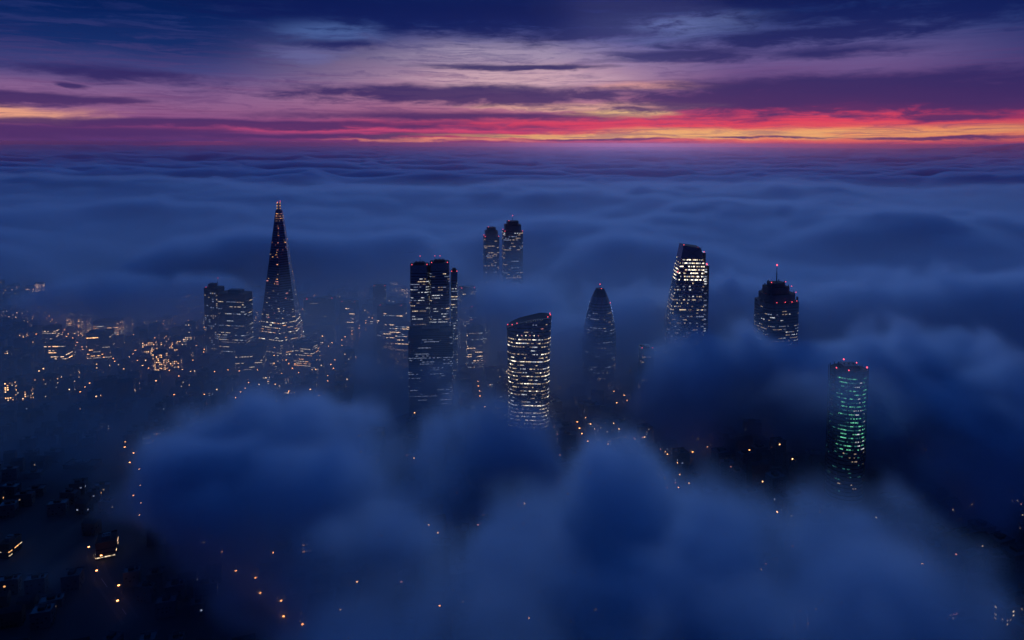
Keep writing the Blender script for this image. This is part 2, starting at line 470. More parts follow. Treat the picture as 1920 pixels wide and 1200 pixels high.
# ------------------------------------------------------------------ the sea of cloud out to the horizon: one closed mesh filled with even vapour
def far_sea():
    rows = np.geomspace(4200, 60000, 150)
    cols = 260
    V = []; F = []
    U = np.linspace(-1, 1, cols)
    X = np.stack([U * (0.95 * r + 600) for r in rows]); Y = np.repeat(rows[:, None], cols, 1)
    fadein = sstep(Y, 4200, 4900)
    Zt = (8 + fadein * (sea_top(X, Y) - 20)).clip(6, 400)
    for Xp, D_, hh_, w_ in ((1960, 26000, 330, 3200), (60, 30000, 150, 5200), (1100, 42000, 60, 9000)):
        px_ = (Xp - 960) / 1280 * D_
        Zt = Zt + hh_ * np.exp(-((X - px_) / w_) ** 2 - ((Y - D_) / 4000) ** 2)
    n = len(rows) * cols
    top = np.stack([X, Y, Zt], -1).reshape(-1, 3); bot = np.stack([X, Y, 0 * X + 2.0], -1).reshape(-1, 3)
    V = np.concatenate([top, bot])
    for i in range(len(rows) - 1):
        for j in range(cols - 1):
            a = i * cols + j
            F.append((a, a + 1, a + cols + 1, a + cols)); b = a + n
            F.append((b, b + cols, b + cols + 1, b + 1))
    for j in range(cols - 1):
        F.append((j + 1, j, j + n, j + 1 + n)); a = (len(rows) - 1) * cols + j
        F.append((a, a + 1, a + 1 + n, a + n))
    for i in range(len(rows) - 1):
        a = i * cols; F.append((a, a + cols, a + cols + n, a + n)); a += cols - 1
        F.append((a + cols, a, a + n, a + cols + n))
    me = bpy.data.meshes.new("cloud_sea"); me.from_pydata(V.tolist(), [], F); me.validate()
    me.materials.append(M_FAR)
    for p in me.polygons: p.use_smooth = True
    ob = bpy.data.objects.new("cloud_sea", me); COL.objects.link(ob)
    ob['label'] = "sea of cloud rippling away to the horizon under the red sky"; ob['category'] = "cloud sea"; ob['kind'] = 'stuff'
far_sea()

def surf(name, colour, rough=0.9, metal=0.0, emit=None, es=1.0):
    mt = bpy.data.materials.new(name); mt.use_nodes = True
    b = mt.node_tree.nodes['Principled BSDF']
    b.inputs['Base Color'].default_value = (*colour, 1); b.inputs['Roughness'].default_value = rough; b.inputs['Metallic'].default_value = metal
    if emit:
        b.inputs['Emission Color'].default_value = (*emit, 1); b.inputs['Emission Strength'].default_value = es
        mt.cycles.emission_sampling = 'NONE'
    return mt

# ------------------------------------------------------------------ haze: even air round everything
def box_mesh(name, lo, hi):
    me = bpy.data.meshes.new(name)
    v = [(x, y, z) for x in (lo[0], hi[0]) for y in (lo[1], hi[1]) for z in (lo[2], hi[2])]
    me.from_pydata(v, [], [(0, 1, 3, 2), (4, 6, 7, 5), (0, 4, 5, 1), (2, 3, 7, 6), (0, 2, 6, 4), (1, 5, 7, 3)])
    return me
hz = box_mesh("haze", (-70000, -3200, -1.5), (70000, 63000, 440))
hz.materials.append(volume_material("air", (1.0, 0.62, 0.75), dens=3.6e-5, aniso=0.97, attr=False))
ho = bpy.data.objects.new("haze", hz); COL.objects.link(ho)
ho['kind'] = 'stuff'; ho['category'] = 'haze'; ho['label'] = "thin violet haze over the far cloud sea"

# ------------------------------------------------------------------ building blocks
ASPHALT = surf("asphalt", (0.04, 0.04, 0.045))
WATER = surf("river_water", (0.01, 0.015, 0.02), rough=0.12)
def facade_mat(name, c, rough):
    mt = surf(name, c, rough)
    nt = mt.node_tree; q = G(nt); b = nt.nodes['Principled BSDF']
    co = q.n('ShaderNodeTexCoord').outputs['Object']
    f = q.noise(co, 0.35, 4.0, 0.6)
    q.put(b.inputs['Base Color'], q.mix(f, tuple(v * 0.55 for v in c), tuple(min(1, v * 1.6) for v in c)))
    return mt
GLASSY = facade_mat("dark_glazing", (0.16, 0.2, 0.26), 0.3)
GLASSY.node_tree.nodes["Principled BSDF"].inputs["Metallic"].default_value = 0.7
STEEL = facade_mat("painted_steel", (0.07, 0.08, 0.095), 0.45)
CONC = facade_mat("grey_concrete", (0.075, 0.075, 0.08), 0.85)
BRICK = facade_mat("brown_brick", (0.08, 0.05, 0.04), 0.9)
ROOF = facade_mat("roof_felt", (0.028, 0.028, 0.03), 0.95)
PANE = surf("window_pane", (0.012, 0.016, 0.024), 0.15)
LIT = {'dim': surf("lit_dim", (.1, .1, .1), emit=(1.0, .72, .48), es=.3), 'warm': surf("lit_warm", (.1, .1, .1), emit=(1.0, .76, .48), es=.85),
       'white': surf("lit_white", (.1, .1, .1), emit=(.92, .95, 1.0), es=.62), 'amber': surf("lit_amber", (.1, .1, .1), emit=(1.0, .46, .16), es=1.5),
       'green': surf("lit_green", (.1, .1, .1), emit=(.22, 1.0, .55), es=.60), 'teal': surf("lit_teal", (.1, .1, .1), emit=(.12, .62, .5), es=.16),
       'bright': surf("lit_bright", (.1, .1, .1), emit=(1.0, .88, .66), es=2.2), 'pale': surf("lit_pale", (.1, .1, .1), emit=(.6, .7, 1.0), es=.26),
       'red': surf("lit_red", (.1, .02, .02), emit=(1.0, .08, .12), es=3.4), 'lamp': surf("lamp_glow", (.1, .1, .1), emit=(1.0, .38, .12), es=10.0),
       'glow': surf("lit_amber_window", (.1, .1, .1), emit=(1.0, .50, .20), es=3.6), 'cream': surf("lit_cream_window", (.1, .1, .1), emit=(1.0, .64, .36), es=2.6),
       'rose': surf("lit_rose", (.1, .1, .1), emit=(1.0, .36, .30), es=.8)}
LIT['lamp'].cycles.emission_sampling = 'FRONT_BACK'
for k_, m_ in LIT.items():                                   # no two rooms are lit alike
    if k_ in ('lamp', 'red'): continue
    q = G(m_.node_tree); b = m_.node_tree.nodes['Principled BSDF']
    v_ = q.noise(q.n('ShaderNodeTexCoord').outputs['Object'], .33, 3.0, .7)
    mr = q.n('ShaderNodeMapRange'); q.put(mr.inputs[0], v_); mr.inputs[1].default_value = .36; mr.inputs[2].default_value = .66
    mr.inputs[3].default_value = .15 * b.inputs['Emission Strength'].default_value; mr.inputs[4].default_value = 2.1 * b.inputs['Emission Strength'].default_value
    q.put(b.inputs['Emission Strength'], mr.outputs[0])
WINMATS = [PANE] + [LIT[k] for k in ('dim', 'warm', 'white', 'amber', 'green', 'teal', 'bright', 'pale', 'rose', 'glow', 'cream')]
WI = {k: i + 1 for i, k in enumerate(('dim', 'warm', 'white', 'amber', 'green', 'teal', 'bright', 'pale', 'rose', 'glow', 'cream'))}

def link_mesh(name, V, F, mats, parent=None, mi=None, loc=None):
    me = bpy.data.meshes.new(name); me.from_pydata(V, [], F)
    for m_ in mats: me.materials.append(m_)
    if mi: me.polygons.foreach_set("material_index", mi)
    o = bpy.data.objects.new(name, me); COL.objects.link(o)
    if parent: o.parent = parent
    if loc: o.location = loc
    return o
def thing(name, label, cat, loc=(0, 0, 0), rz=0.0, group=None):
    o = bpy.data.objects.new(name, None); COL.objects.link(o)
    o.location = loc; o.rotation_euler = (0, 0, rz); o['label'] = label; o['category'] = cat
    if group: o['group'] = group
    return o
class MB:
    def __init__(s): s.V = []; s.F = []; s.M = []
    def box(s, x0, x1, y0, y1, z0, z1, mi=0):
        b = len(s.V)
        s.V += [(x, y, z) for x in (x0, x1) for y in (y0, y1) for z in (z0, z1)]
        s.F += [tuple(b + i for i in f) for f in ((0, 1, 3, 2), (4, 6, 7, 5), (0, 4, 5, 1), (2, 3, 7, 6), (0, 2, 6, 4), (1, 5, 7, 3))]
        s.M += [mi] * 6
    def quad(s, pts, mi=0):
        b = len(s.V); s.V += pts; s.F.append(tuple(range(b, b + len(pts)))); s.M.append(mi)
    def cone(s, x, y, z0, z1, r0, r1, n=8, mi=0):
        b = len(s.V)
        for r, z in ((r0, z0), (r1, z1)):
            s.V += [(x + r * math.cos(t * 2 * math.pi / n), y + r * math.sin(t * 2 * math.pi / n), z) for t in range(n)]
        for i in range(n):
            j = (i + 1) % n; s.F.append((b + i, b + j, b + n + j, b + n + i)); s.M.append(mi)
        s.F.append(tuple(b + n + i for i in range(n))); s.M.append(mi)
        s.F.append(tuple(b + n - 1 - i for i in range(n))); s.M.append(mi)
    def build(s, name, mats, parent=None, loc=None): return link_mesh(name, s.V, s.F, mats, parent, s.M, loc)
def poly_ring(pts):
    """a corner polygon as a function giving n points along it, fixed shares per edge"""
    pts = [np.array(p, float) for p in pts]
    return pts
def rounded(w, d, r=0.25, n=6):
    out = []
    rr = min(w, d) * r
    for cx, cy_, a0 in ((w / 2 - rr, -d / 2 + rr, -90), (w / 2 - rr, d / 2 - rr, 0), (-w / 2 + rr, d / 2 - rr, 90), (-w / 2 + rr, -d / 2 + rr, 180)):
        for k in range(n + 1):
            a = R(a0 + 90 * k / n); out.append((cx + rr * math.cos(a), cy_ + rr * math.sin(a)))
    return out
def circle(r, n=40): return [(r * math.cos(2 * math.pi * k / n), r * math.sin(2 * math.pi * k / n)) for k in range(n)]
def resample(pts, bay):
    """split every edge into bays"""
    out = []
    n = len(pts)
    for i in range(n):
        a, b = pts[i], pts[(i + 1) % n]
        k = max(1, int(round(math.hypot(b[0] - a[0], b[1] - a[1]) / bay)))
        for j in range(k): out.append((i, j / k))
    return out
def shell(name, outline, z0, z1, mat, parent, steps=12, roof=None):
    zs = [z0 + (z1 - z0) * k / steps for k in range(steps + 1)]
    V = []; F = []
    n = len(outline(z0))
    for z in zs:
        for (x, y) in outline(z):
            V.append((x, y, min(z, roof(x, y)) if roof else z))
    for k in range(steps):
        for i in range(n):
            j = (i + 1) % n
            F.append((k * n + i, k * n + j, (k + 1) * n + j, (k + 1) * n + i))
    F.append(tuple(steps * n + i for i in range(n)))
    return link_mesh(name, V, F, [mat, ROOF], parent, [0] * (len(F) - 1) + [1])
def bands(outline, z0, z1, parent, lit, fh=4.6, bay=3.0, roof=None, h=1.0, clump=7, name='window_band'):
    """one ring of glazing per storey, each standing 0.25 m proud of the wall; lit(storey, t, z, x, y) gives (chance, kinds)"""
    base = outline(z0); lay = resample(base, bay); nb = len(lay)
    k = 0; z = z0
    while z + fh <= z1 + 0.1:
        za, zb = z + 1.0, z + 1.0 + h
        ra, rb = outline(za), outline(zb)
        n = len(ra)
        def pt(r, q, zz, off):
            i, t = q; a, b = r[i], r[(i + 1) % n]
            x, y = a[0] + (b[0] - a[0]) * t, a[1] + (b[1] - a[1]) * t
            L = math.hypot(x, y) or 1
            return (x * (1 + off / L), y * (1 + off / L), zz)
        V = []; F = []; M = []
        for off, zz, r in ((-0.3, za, ra), (0.25, za, ra), (0.25, zb, rb), (-0.3, zb, rb)):
            V += [pt(r, q, zz, off) for q in lay]
        run = 0; kind = 0
        fl = random.random()
        for i in range(nb):
            j = (i + 1) % nb
            x, y, _ = V[nb + i]
            if roof and zb > roof(x, y) - 1.5: continue
            ch, kinds = lit(k, i / nb, za, x, y, fl)
            if run <= 0:
                run = random.randint(1, clump); kind = random.choice(kinds) if random.random() < ch else None
            run -= 1
            mi = 0 if (kind is None or random.random() < 0.18) else WI[kind]
            F.append((nb + i, nb + j, 2 * nb + j, 2 * nb + i)); M.append(mi)
            F.append((i, j, nb + j, nb + i)); M.append(0); F.append((2 * nb + i, 2 * nb + j, 3 * nb + j, 3 * nb + i)); M.append(0)
        if F: link_mesh(name, V, F, WINMATS, parent, M)
        k += 1; z += fh
def beacon(parent, x, y, z, r=0.8):
    r *= 0.72
    m = MB(); m.cone(x, y, z, z + 0.6, 0.25, 0.25, 6, 1); m.cone(x, y, z + 0.6, z + 0.6 + r, r * .7, r, 8, 0); m.cone(x, y, z + 0.6 + r, z + 0.6 + 2 * r, r, r * .5, 8, 0)
    return m.build('warning_light', [LIT['red'], STEEL], parent)
def mast(parent, x, y, z0, z1, r=0.6, name='mast'):
    m = MB(); m.cone(x, y, z0, z1, r, r * 0.35, 8); m.cone(x, y, z0, z0 + 1.2, r * 2.2, r * 2.0, 8)
    m.cone(x, y, (z0 + z1) / 2, (z0 + z1) / 2 + .6, r * 1.6, r * 1.6, 8)
    return m.build(name, [STEEL], parent)
def plant(parent, x, y, z, w, d, h):
    m = MB(); m.box(x - w / 2, x + w / 2, y - d / 2, y + d / 2, z, z + h)
    for k in range(3): m.cone(x - w * .3 + w * .3 * k, y, z + h, z + h + 1.2, .9, .9, 10)
    return m.build('plant_room', [STEEL], parent)
def place(X, Ytop, D):
    x, z = at_depth(X, Ytop, D)
    return x, D, z
# ------------------------------------------------------------------ the towers
def W(px, D): return px / 1280.0 * D * 1.02         # metres across for so many pixels

# tapering glass tower
D = 1311; x, y, H = place(523, 380, D)
t = thing('tapering_tower', "tallest tapering glass tower with a split pointed top, left of the centre", 'tower', (x, y, 0))
foot = [(-42, -22), (12, -44), (42, -18), (38, 34), (-34, 38)]
spire = lambda z: [(px * (1 - 0.905 * z / H), py * (1 - 0.905 * z / H)) for px, py in foot]
shell('glass_facade', spire, 0, H - 14, GLASSY, t, 20)
def lit(k, u, z, x_, y_, f):
    if z < 78: return (0.85 if f > .62 else .09, ['warm', 'bright', 'amber', 'dim'])
    if z < 130: return (.16 if f > .4 else .05, ['dim', 'pale', 'warm', 'rose'])
    if z < 262:
        return (.55 if abs(x_ + 1 * (1 - z / H)) < 1.6 and y_ < 0 and f > .3 else .045, ['rose', 'dim', 'amber'])
    return (.4 if f > .4 else .1, ['amber', 'dim', 'rose'])
bands(spire, 4, H - 16, t, lit, bay=2.8, clump=3)
for sx, a, b, hh in ((-1, -3.6, -0.7, 0), (1, 0.8, 3.4, 2)):
    m = MB()
    m.quad([(a, -3, H - 15), (b, -3.4, H - 15), (b, 1.5, H - 15), (a, 1.5, H - 15)])
    m.quad([(a * .9, -1, H + hh), (b * .9, -1, H + hh), (b * .9, 0, H + hh), (a * .9, 0, H + hh)])
    for i in range(4):
        j = (i + 1) % 4; m.F.append((i, j, 4 + j, 4 + i)); m.M.append(0)
    m.build('glass_shard', [GLASSY], t)
mb = MB()
for k in range(6):
    for xx in (-2.9 - .12 * k, 2.8 + .12 * k):
        zz = H - 1 - k * 5.2; mb.box(xx - .55, xx + .55, -2.4 - k * .55, -1.5 - k * .55, zz, zz + 1.1)
mb.build('crown_light', [LIT['amber']], t)
beacon(t, -2.6, -.4, H, .7); beacon(t, 2.6, -.4, H + 2, .7)
m = MB()
for (a, b) in foot[:4]: m.box(a * .93 - .5, a * .93 + .5, b * .93 - .5, b * .93 + .5, 0, 10)
m.build('corner_column', [STEEL], t)

# hospital-like slab pair left of it
D = 1300; x, y, H = place(441, 548, D)
t = thing('slab_tower', "dark slab tower with a taller service block, left of the tapering glass tower", 'tower', (x, y, 0), R(-8))
w = W(54, D)
o1 = lambda z: rounded(w, 30, .08, 2)
shell('main_slab', o1, 0, H, CONC, t, 2)
def lit(k, u, z, x_, y_, f): return (.75 if f > .66 else .2, ['white', 'pale', 'dim', 'warm'])
bands(o1, 2, H - 6, t, lit, bay=3.2)
sx = -w / 2 - W(15, D)
o2 = lambda z: [(sx + a, b) for a, b in rounded(W(30, D) - 1.0, 24, .08, 2)]
shell('service_block', o2, 0, H + 9, CONC, t, 2)
m = MB()
for k in range(int(H / 4)):
    for b in range(7):
        if random.random() < .25: m.box(sx - 13 + b * 4, sx - 10.6 + b * 4, -12.4, -12.05, 3 + k * 4, 5 + k * 4, random.choice([0, 1]))
m.build('window', [LIT['pale'], LIT['dim']], t)['kind'] = 'stuff'
plant(t, 2, 0, H, 26, 14, 6); plant(t, sx - 3, 0, H + 9, 12, 12, 7)
mast(t, sx + 8, 0, H + 9, H + 26, .5); beacon(t, sx + 8, 0, H + 26, .7); beacon(t, sx - 12, -8, H + 9, .6)

# cluster of three slabs by the river
D = 1160; x, y, H = place(812, 494, D)
t = thing('riverside_tower', "broad tower of three joined slabs by the river, red lights on its roof", 'tower', (x, y, 0), R(6))
def lit(k, u, z, x_, y_, f): return (.65 if f > .72 else .28, ['white', 'pale', 'pale', 'warm', 'dim', 'white'])
for nm, X0, X1, dh, dp, yy in (('left_slab', 770, 804.5, -1, 30, 3), ('centre_slab', 806, 842, 3, 34, 0), ('right_slab', 845, 857, -14, 26, 4)):
    cx = W((X0 + X1) / 2 - 812, D); ww = W(X1 - X0, D)
    oo = lambda z, cx=cx, ww=ww, dp=dp, yy=yy: [(cx + a, b + yy) for a, b in rounded(ww, dp, .18, 4)]
    sh = shell('slab', oo, 0, H + dh, GLASSY, t, 2)
    bb = thing('tmp', '', '') ; bpy.data.objects.remove(bb)
    # storeys are cut about the slab's own middle
    loc = lambda z, ww=ww, dp=dp: rounded(ww, dp, .18, 4)
    before = set(bpy.data.objects.keys())
    bands(loc, 2, H + dh - 8, t, lit, bay=2.7)
    for nme in set(bpy.data.objects.keys()) - before: bpy.data.objects[nme].location = (cx, yy, 0)
    for e in (-.4, .4): beacon(t, cx + ww * e, yy - dp * .4, H + dh, .8)
    plant(t, cx, yy, H + dh, ww * .55, 10, 4)
core = MB(); core.box(W(-11, D), W(-6, D), -3, 9, 0, H - 4)
for k in range(int(H / 4)):
    if random.random() < .6: core.box(W(-10.2, D), W(-7, D), -3.4, -3.05, k * 4 + 1, k * 4 + 3, random.choice([1, 0, 1]))
core.build('lift_core', [STEEL, LIT['white'], LIT['bright']], t)
for q in (-22, 3, 12): mast(t, q, 0, H, H + 12, .4); beacon(t, q, 0, H + 12, .7)

# twin towers far back
for X, Yt, wd, extra in ((921, 426, 28, "the lower left one"), (961, 414, 36, "the taller one with an antenna")):
    D = 1900; x, y, H = place(X, Yt, D)
    t = thing('twin_tower', f"dark stepped tower deepest in the fog, {extra}", 'tower', (x, y, 0), R(10), 'pair of dark towers deep in the fog')
    ww = W(wd, D)
    def outl(z, ww=ww, H=H):
        k = 1.0 if z < H * .86 else (.82 if z < H * .93 else .62)
        return rounded(ww * k, ww * .9 * k, .2, 4)
    shell('glass_facade', lambda z: rounded(ww, ww * .9, .2, 4), 0, H * .86, STEEL, t, 2)
    shell('upper_tier', lambda z: rounded(ww * .82, ww * .74, .2, 4), H * .86, H * .95, STEEL, t, 2)
    shell('crown', lambda z: rounded(ww * .58, ww * .5, .2, 4), H * .95, H, STEEL, t, 2)
    def lit(k, u, z, x_, y_, f, H=H):
        if z > H * .86 - 12: return (.5, ['white', 'dim'])
        return (.35 if f > .6 else .12, ['pale', 'dim', 'dim'])
    bands(lambda z: rounded(ww, ww * .9, .2, 4), 2, H * .86 - 1, t, lit, bay=3.2, fh=4.6, h=2.2)
    for sx_, sy in ((-.45, -.4), (.45, -.4), (.45, .4), (-.45, .4)): beacon(t, ww * sx_, ww * sy * .9, H * .86, 1.1)
    beacon(t, -ww * .2, -3, H, 1.0)
    if wd > 30: mast(t, 0, 0, H, H + 13, .7); beacon(t, 0, 0, H + 13, 1.2)
    else: mast(t, -3, 0, H, H + 5, .6); mast(t, 4, 0, H, H + 4, .6)

# top-heavy tower with the curved sloping roof
D = 980; x, y, H = place(992, 592, D)
t = thing('curved_roof_tower', "broad curved tower of ringed lit storeys with a roof sloping down to the left", 'tower', (x, y, 0), R(-4))
ww = W(84, D)
fl = lambda z: [(a * (0.90 + 0.10 * (z / H) ** 2), b * (0.88 + 0.12 * (z / H) ** 2)) for a, b in rounded(ww, 44, .42, 8)]
roof = lambda x_, y_: H - 15.5 + 16 * math.sin(min(1.0, max(0.0, (x_ / ww + .5) * .93)) * math.pi / 2 * 1.12) - 2.5 * max(0, x_ / ww - .2)
shell('glass_facade', fl, 0, H + 2, GLASSY, t, 40, roof)
def lit(k, u, z, x_, y_, f):
    if z > H - 26: return (.12, ['dim', 'pale', 'rose'])
    return (.85 if f > .35 else .35, ['warm', 'white', 'bright', 'warm', 'dim', 'dim'])
bands(fl, 2, H, t, lit, bay=1.8, fh=5.4, roof=roof, h=1.2, clump=4)
m = MB()
N = 26
for k in range(N):
    a = -ww / 2 * .93 + ww * .93 * k / N; b = a + ww * .93 / N
    z0_, z1_ = roof(a, 0), roof(b, 0)
    for yy in (-20.2,):
        m.box(a, b, yy - .4, yy + .4, min(z0_, z1_) - .3, max(z0_, z1_) + 1.4)
m.build('roof_rim', [STEEL], t)
m = MB()
for k in range(8):
    a = ww * (-.05 + .05 * k); m.box(a, a + .9, -20.9, -20.5, roof(a, 0) + .1, roof(a, 0) + .7)
m.build('roof_light', [LIT['pale']], t)
for xx, yy in ((-.47, -.1), (-.36, -.35), (-.25, -.4), (.42, -.3), (.47, 0), (.46, .2)): beacon(t, ww * xx, 44 * yy, roof(ww * xx, 0) + 1.2, .75)
m = MB()
for k in range(6): m.box(-16 + k * 6, -15 + k * 6, -21.8, -20.6, H - 24, H - 22.8, k % 2)
m.build('garden_light', [LIT['bright'], LIT['rose']], t)

# bullet-shaped round tower
D = 1115; x, y, H = place(1125, 541, D)
t = thing('bullet_tower', "round bullet-shaped tower with a dark pointed dome, half lost in fog", 'tower', (x, y, 0))
rb = W(31, D)
def rad(z):
    u = z / H
    return rb * (0.88 + .12 * math.sin(min(1, u / .45) * math.pi / 2)) if u < .45 else rb * max(.1, math.cos((u - .45) / .55 * math.pi / 2 * .93) ** .62)
cir = lambda z: circle(rad(z), 36)
shell('glass_facade', cir, 0, H * .93, GLASSY, t, 36)
shell('dome', lambda z: circle(rad(z) * .98, 36), H * .93, H, STEEL, t, 8)
def lit(k, u, z, x_, y_, f):
    if z > H * .8: return (.0, ['dim'])
    return (.6 if f > .72 else .12, ['pale', 'pale', 'dim'])
bands(cir, 2, H * .9, t, lit, bay=2.6)
for s0 in range(12):
    m = MB()
    for k in range(40):
        z_ = k / 40 * H * .92; a0 = s0 * math.pi / 6 + k * .07; z2 = (k + 1) / 40 * H * .92; a1 = a0 + .07
        r0, r1 = rad(z_) + .35, rad(z2) + .35
        m.quad([(r0 * math.cos(a0), r0 * math.sin(a0), z_), (r0 * math.cos(a0 + .05), r0 * math.sin(a0 + .05), z_), (r1 * math.cos(a1 + .05), r1 * math.sin(a1 + .05), z2), (r1 * math.cos(a1), r1 * math.sin(a1), z2)])
    m.build('spiral_rib', [STEEL], t)
mast(t, 0, 0, H, H + 6, .4)
beacon(t, 0, 0, H + 6, .9); beacon(t, 2, -2, H - 1, .8); beacon(t, rad(H * .86), -2, H * .86, .8); beacon(t, -3, -2, H - 4, .7)

# leaning wedge tower
D = 1185; x, y, H = place(1292, 460, D)
t = thing('wedge_tower', "tall leaning wedge tower with bright cream windows and a notched sloping top", 'tower', (x, y, 0))
XL = lambda z: W(-52 + 39 * min(1, z / H) ** 1.25, D)
XR = lambda z: W(25 - 7 * max(0, (z / H - .84) / .16) ** 1.6, D)
wedge = lambda z: [(XL(z), -20 + 10 * z / H), (XR(z), -22 + 10 * z / H), (XR(z), 20), (XL(z), 20)]
topw = lambda x_, y_: H + 1 - (x_ - XL(H)) * .12
shell('glass_facade', wedge, 0, H + 1, GLASSY, t, 30, topw)
def lit(k, u, z, x_, y_, f):
    if z > H - 20: return (0, ['dim'])
    if z > H - 62: return (.0 if z > H - 30 and f < .5 else (.9 if x_ > -12 else .3), ['bright', 'bright', 'warm', 'white'])
    if z > H - 120: return (.5 if f > .5 else .15, ['white', 'warm', 'pale', 'dim'])
    return (.3, ['pale', 'dim'])
bands(wedge, 2, H - 16, t, lit, bay=2.0, fh=5.8, h=1.8, clump=3, roof=topw)
xr = XR(0)
m = MB(); m.box(xr + .3, xr + W(11, D), -8, 18, 0, H - 34); m.box(xr + .3, xr + W(5, D), -5, 16, H - 34, H - 12)
m.build('side_core', [STEEL], t)
m = MB()
for k in range(40):
    if random.random() < .5: m.box(xr + 2, xr + 6.5, -8.4, -8.05, H - 42 - k * 4.2, H - 40 - k * 4.2, random.choice([0, 1, 1]))
m.build('core_window', [LIT['white'], LIT['pale']], t)['kind'] = 'stuff'
m = MB()
for k in range(9):
    za = H * k / 9; zb = H * (k + 1) / 9; zc = (za + zb) / 2
    for (p0, p1) in (((XL(za), za), (XR(zc), zb)), ((XR(za), za), (XL(zc), zb))):
        f0 = -20 + 10 * p0[1] / H - 2.6; f1 = -20 + 10 * p1[1] / H - 2.6
        m.quad([(p0[0], f0, p0[1]), (p0[0] + 1, f0, p0[1]), (p1[0] + 1, f1, p1[1]), (p1[0], f1, p1[1])])
m.build('diagonal_brace', [STEEL], t)
beacon(t, XL(H) + 1, -9, H + 1, .8); beacon(t, XR(H) - 4, -9, H - 4, 1.0); beacon(t, xr + 8, 0, H - 34, 1.3); beacon(t, xr + 7, -6, H - 34, 1.0); beacon(t, XL(H - 45) - 1, -12, H - 46, 1.1)
beacon(t, xr + 2.5, -2, H - 12, .9)

# stepped tower with the mast
D = 1047; x, y, H = place(1457, 530, D)
t = thing('stepped_tower', "dark stepped tower with a thin mast and red light behind the fog at right", 'tower', (x, y, 0), R(14))
ww = W(70, D)
shaft = lambda z: rounded(ww, ww * .85, .3, 5)
shell('shaft', shaft, 0, H - 27, STEEL, t, 2)
def lit(k, u, z, x_, y_, f):
    if z > H - 42: return (.14, ['dim', 'rose'])
    return (.45 if f > .4 else .2, ['white', 'dim', 'dim', 'pale'])
bands(shaft, 2, H - 30, t, lit, bay=2.4, clump=3)
for nm, k0, z0, z1, dx_ in (('lower_tier', .84, H - 27, H - 15, 0), ('middle_tier', .62, H - 15, H - 5, -2), ('upper_tier', .42, H - 5, H + 1, -2)):
    oo = lambda z, k0=k0, dx_=dx_: [(a + dx_, b) for a, b in rounded(ww * k0, ww * .8 * k0, .3, 5)]
    shell(nm, oo, z0, z1, STEEL, t, 2)
    m = MB()
    for a, b in rounded(ww * k0, ww * .8 * k0, .3, 2)[::2]: m.box(a + dx_ - .5, a + dx_ + .5, b - .5, b + .5, z1, z1 + 2.2)
    m.build('parapet_post', [STEEL], t)
m = MB()
for sgn in (-1, 1):
    for q in range(3):
        m = MB(); m.box(sgn * ww * .5 - .8, sgn * ww * .5 + .8, -12 + q * 10, -9 + q * 10, H - 30, H - 21 - q * 2); m.build('fin', [STEEL], t)
mast(t, -1, 0, H + 1, H + 26, .9); beacon(t, -1, 0, H + 26, 1.5)
for xx, yy, zz in ((.19, -.1, 1), (-.24, -.1, 1), (.3, -.2, -5), (.44, -.2, -15), (.4, -.3, -27), (.0, -.37, -27), (-.25, -.37, -27), (.2, -.37, -27), (.47, 0, -27)): beacon(t, ww * xx, ww * yy, H + zz, .75)

# green lit round tower
D = 779; x, y, H = place(1591, 690, D)
t = thing('green_lit_tower', "round tower glowing with green lit storeys in a gap of the fog at lower right", 'tower', (x, y, 0))
r9 = W(33, D)
cyl = lambda z: [(a, b * .9) for a, b in circle(r9 * (1 - .04 * (z / H) ** 4), 40)]
shell('glass_facade', cyl, 0, H, GLASSY, t, 10)
def lit(k, u, z, x_, y_, f):
    if y_ > 2: return (.1, ['teal'])
    if abs(x_ + 1) > r9 * .80: return (.06, ['teal'])
    if z < H * .38: return (.22 if z > H * .18 else .1, ['teal', 'dim', 'teal'])
    return (.95 if f > .35 else .6, ['teal', 'green', 'green', 'teal', 'white'] if x_ > -3 else ['teal', 'teal', 'green'])
bands(cyl, 2, H - 3, t, lit, bay=1.6, fh=4.6, h=1.1, clump=4)
m = MB()
for k in range(16):
    a = math.pi * 2 * k / 16; m.box(r9 * 1.03 * math.cos(a) - .3, r9 * 1.03 * math.cos(a) + .3, r9 * .93 * math.sin(a) - .3, r9 * .93 * math.sin(a) + .3, 0, H + 2)
m.build('fin', [STEEL], t)
plant(t, 0, 0, H, 18, 16, 5)
for a in (205, 247, 338, 40): beacon(t, r9 * .95 * math.cos(R(a)), r9 * .85 * math.sin(R(a)), H + 1.5, .9 + .3 * (a > 300))
beacon(t, -6, 0, H + 9, 1.1)

# smaller blocks that can be told apart
def midrise(X, Yt, wpx, D, dp, label, kinds, ch, mat=STEEL, red=True, yaw=0.0, name='office_tower', fh=3.9):
    x, y, H = place(X, Yt, D)
    t = thing(name, label, 'office block', (x, y, 0), R(yaw))
    w_ = W(wpx, D); oo = lambda z: rounded(w_, dp, .06, 2)
    shell('wall', oo, 0, H, mat, t, 2)
    m = MB()
    m.box(-w_ / 2, w_ / 2, -dp / 2, -dp / 2 + .5, H, H + 1.2); m.box(-w_ / 2, w_ / 2, dp / 2 - .5, dp / 2, H, H + 1.2)
    m.box(-w_ / 2, -w_ / 2 + .5, -dp / 2 + .5, dp / 2 - .5, H, H + 1.2); m.box(w_ / 2 - .5, w_ / 2, -dp / 2 + .5, dp / 2 - .5, H, H + 1.2)
    m.build('parapet', [mat], t)
    plant(t, 0, 0, H, w_ * .4, dp * .4, 3.5)
    bands(oo, 1, H - 1.5, t, lambda k, u, z, x_, y_, f: (ch if f > .45 else ch * .35, kinds), bay=3.2, fh=fh)
    if red:
        beacon(t, -w_ * .4, -dp * .3, H + 1, .7); beacon(t, w_ * .4, -dp * .3, H + 1, .7)
    return t
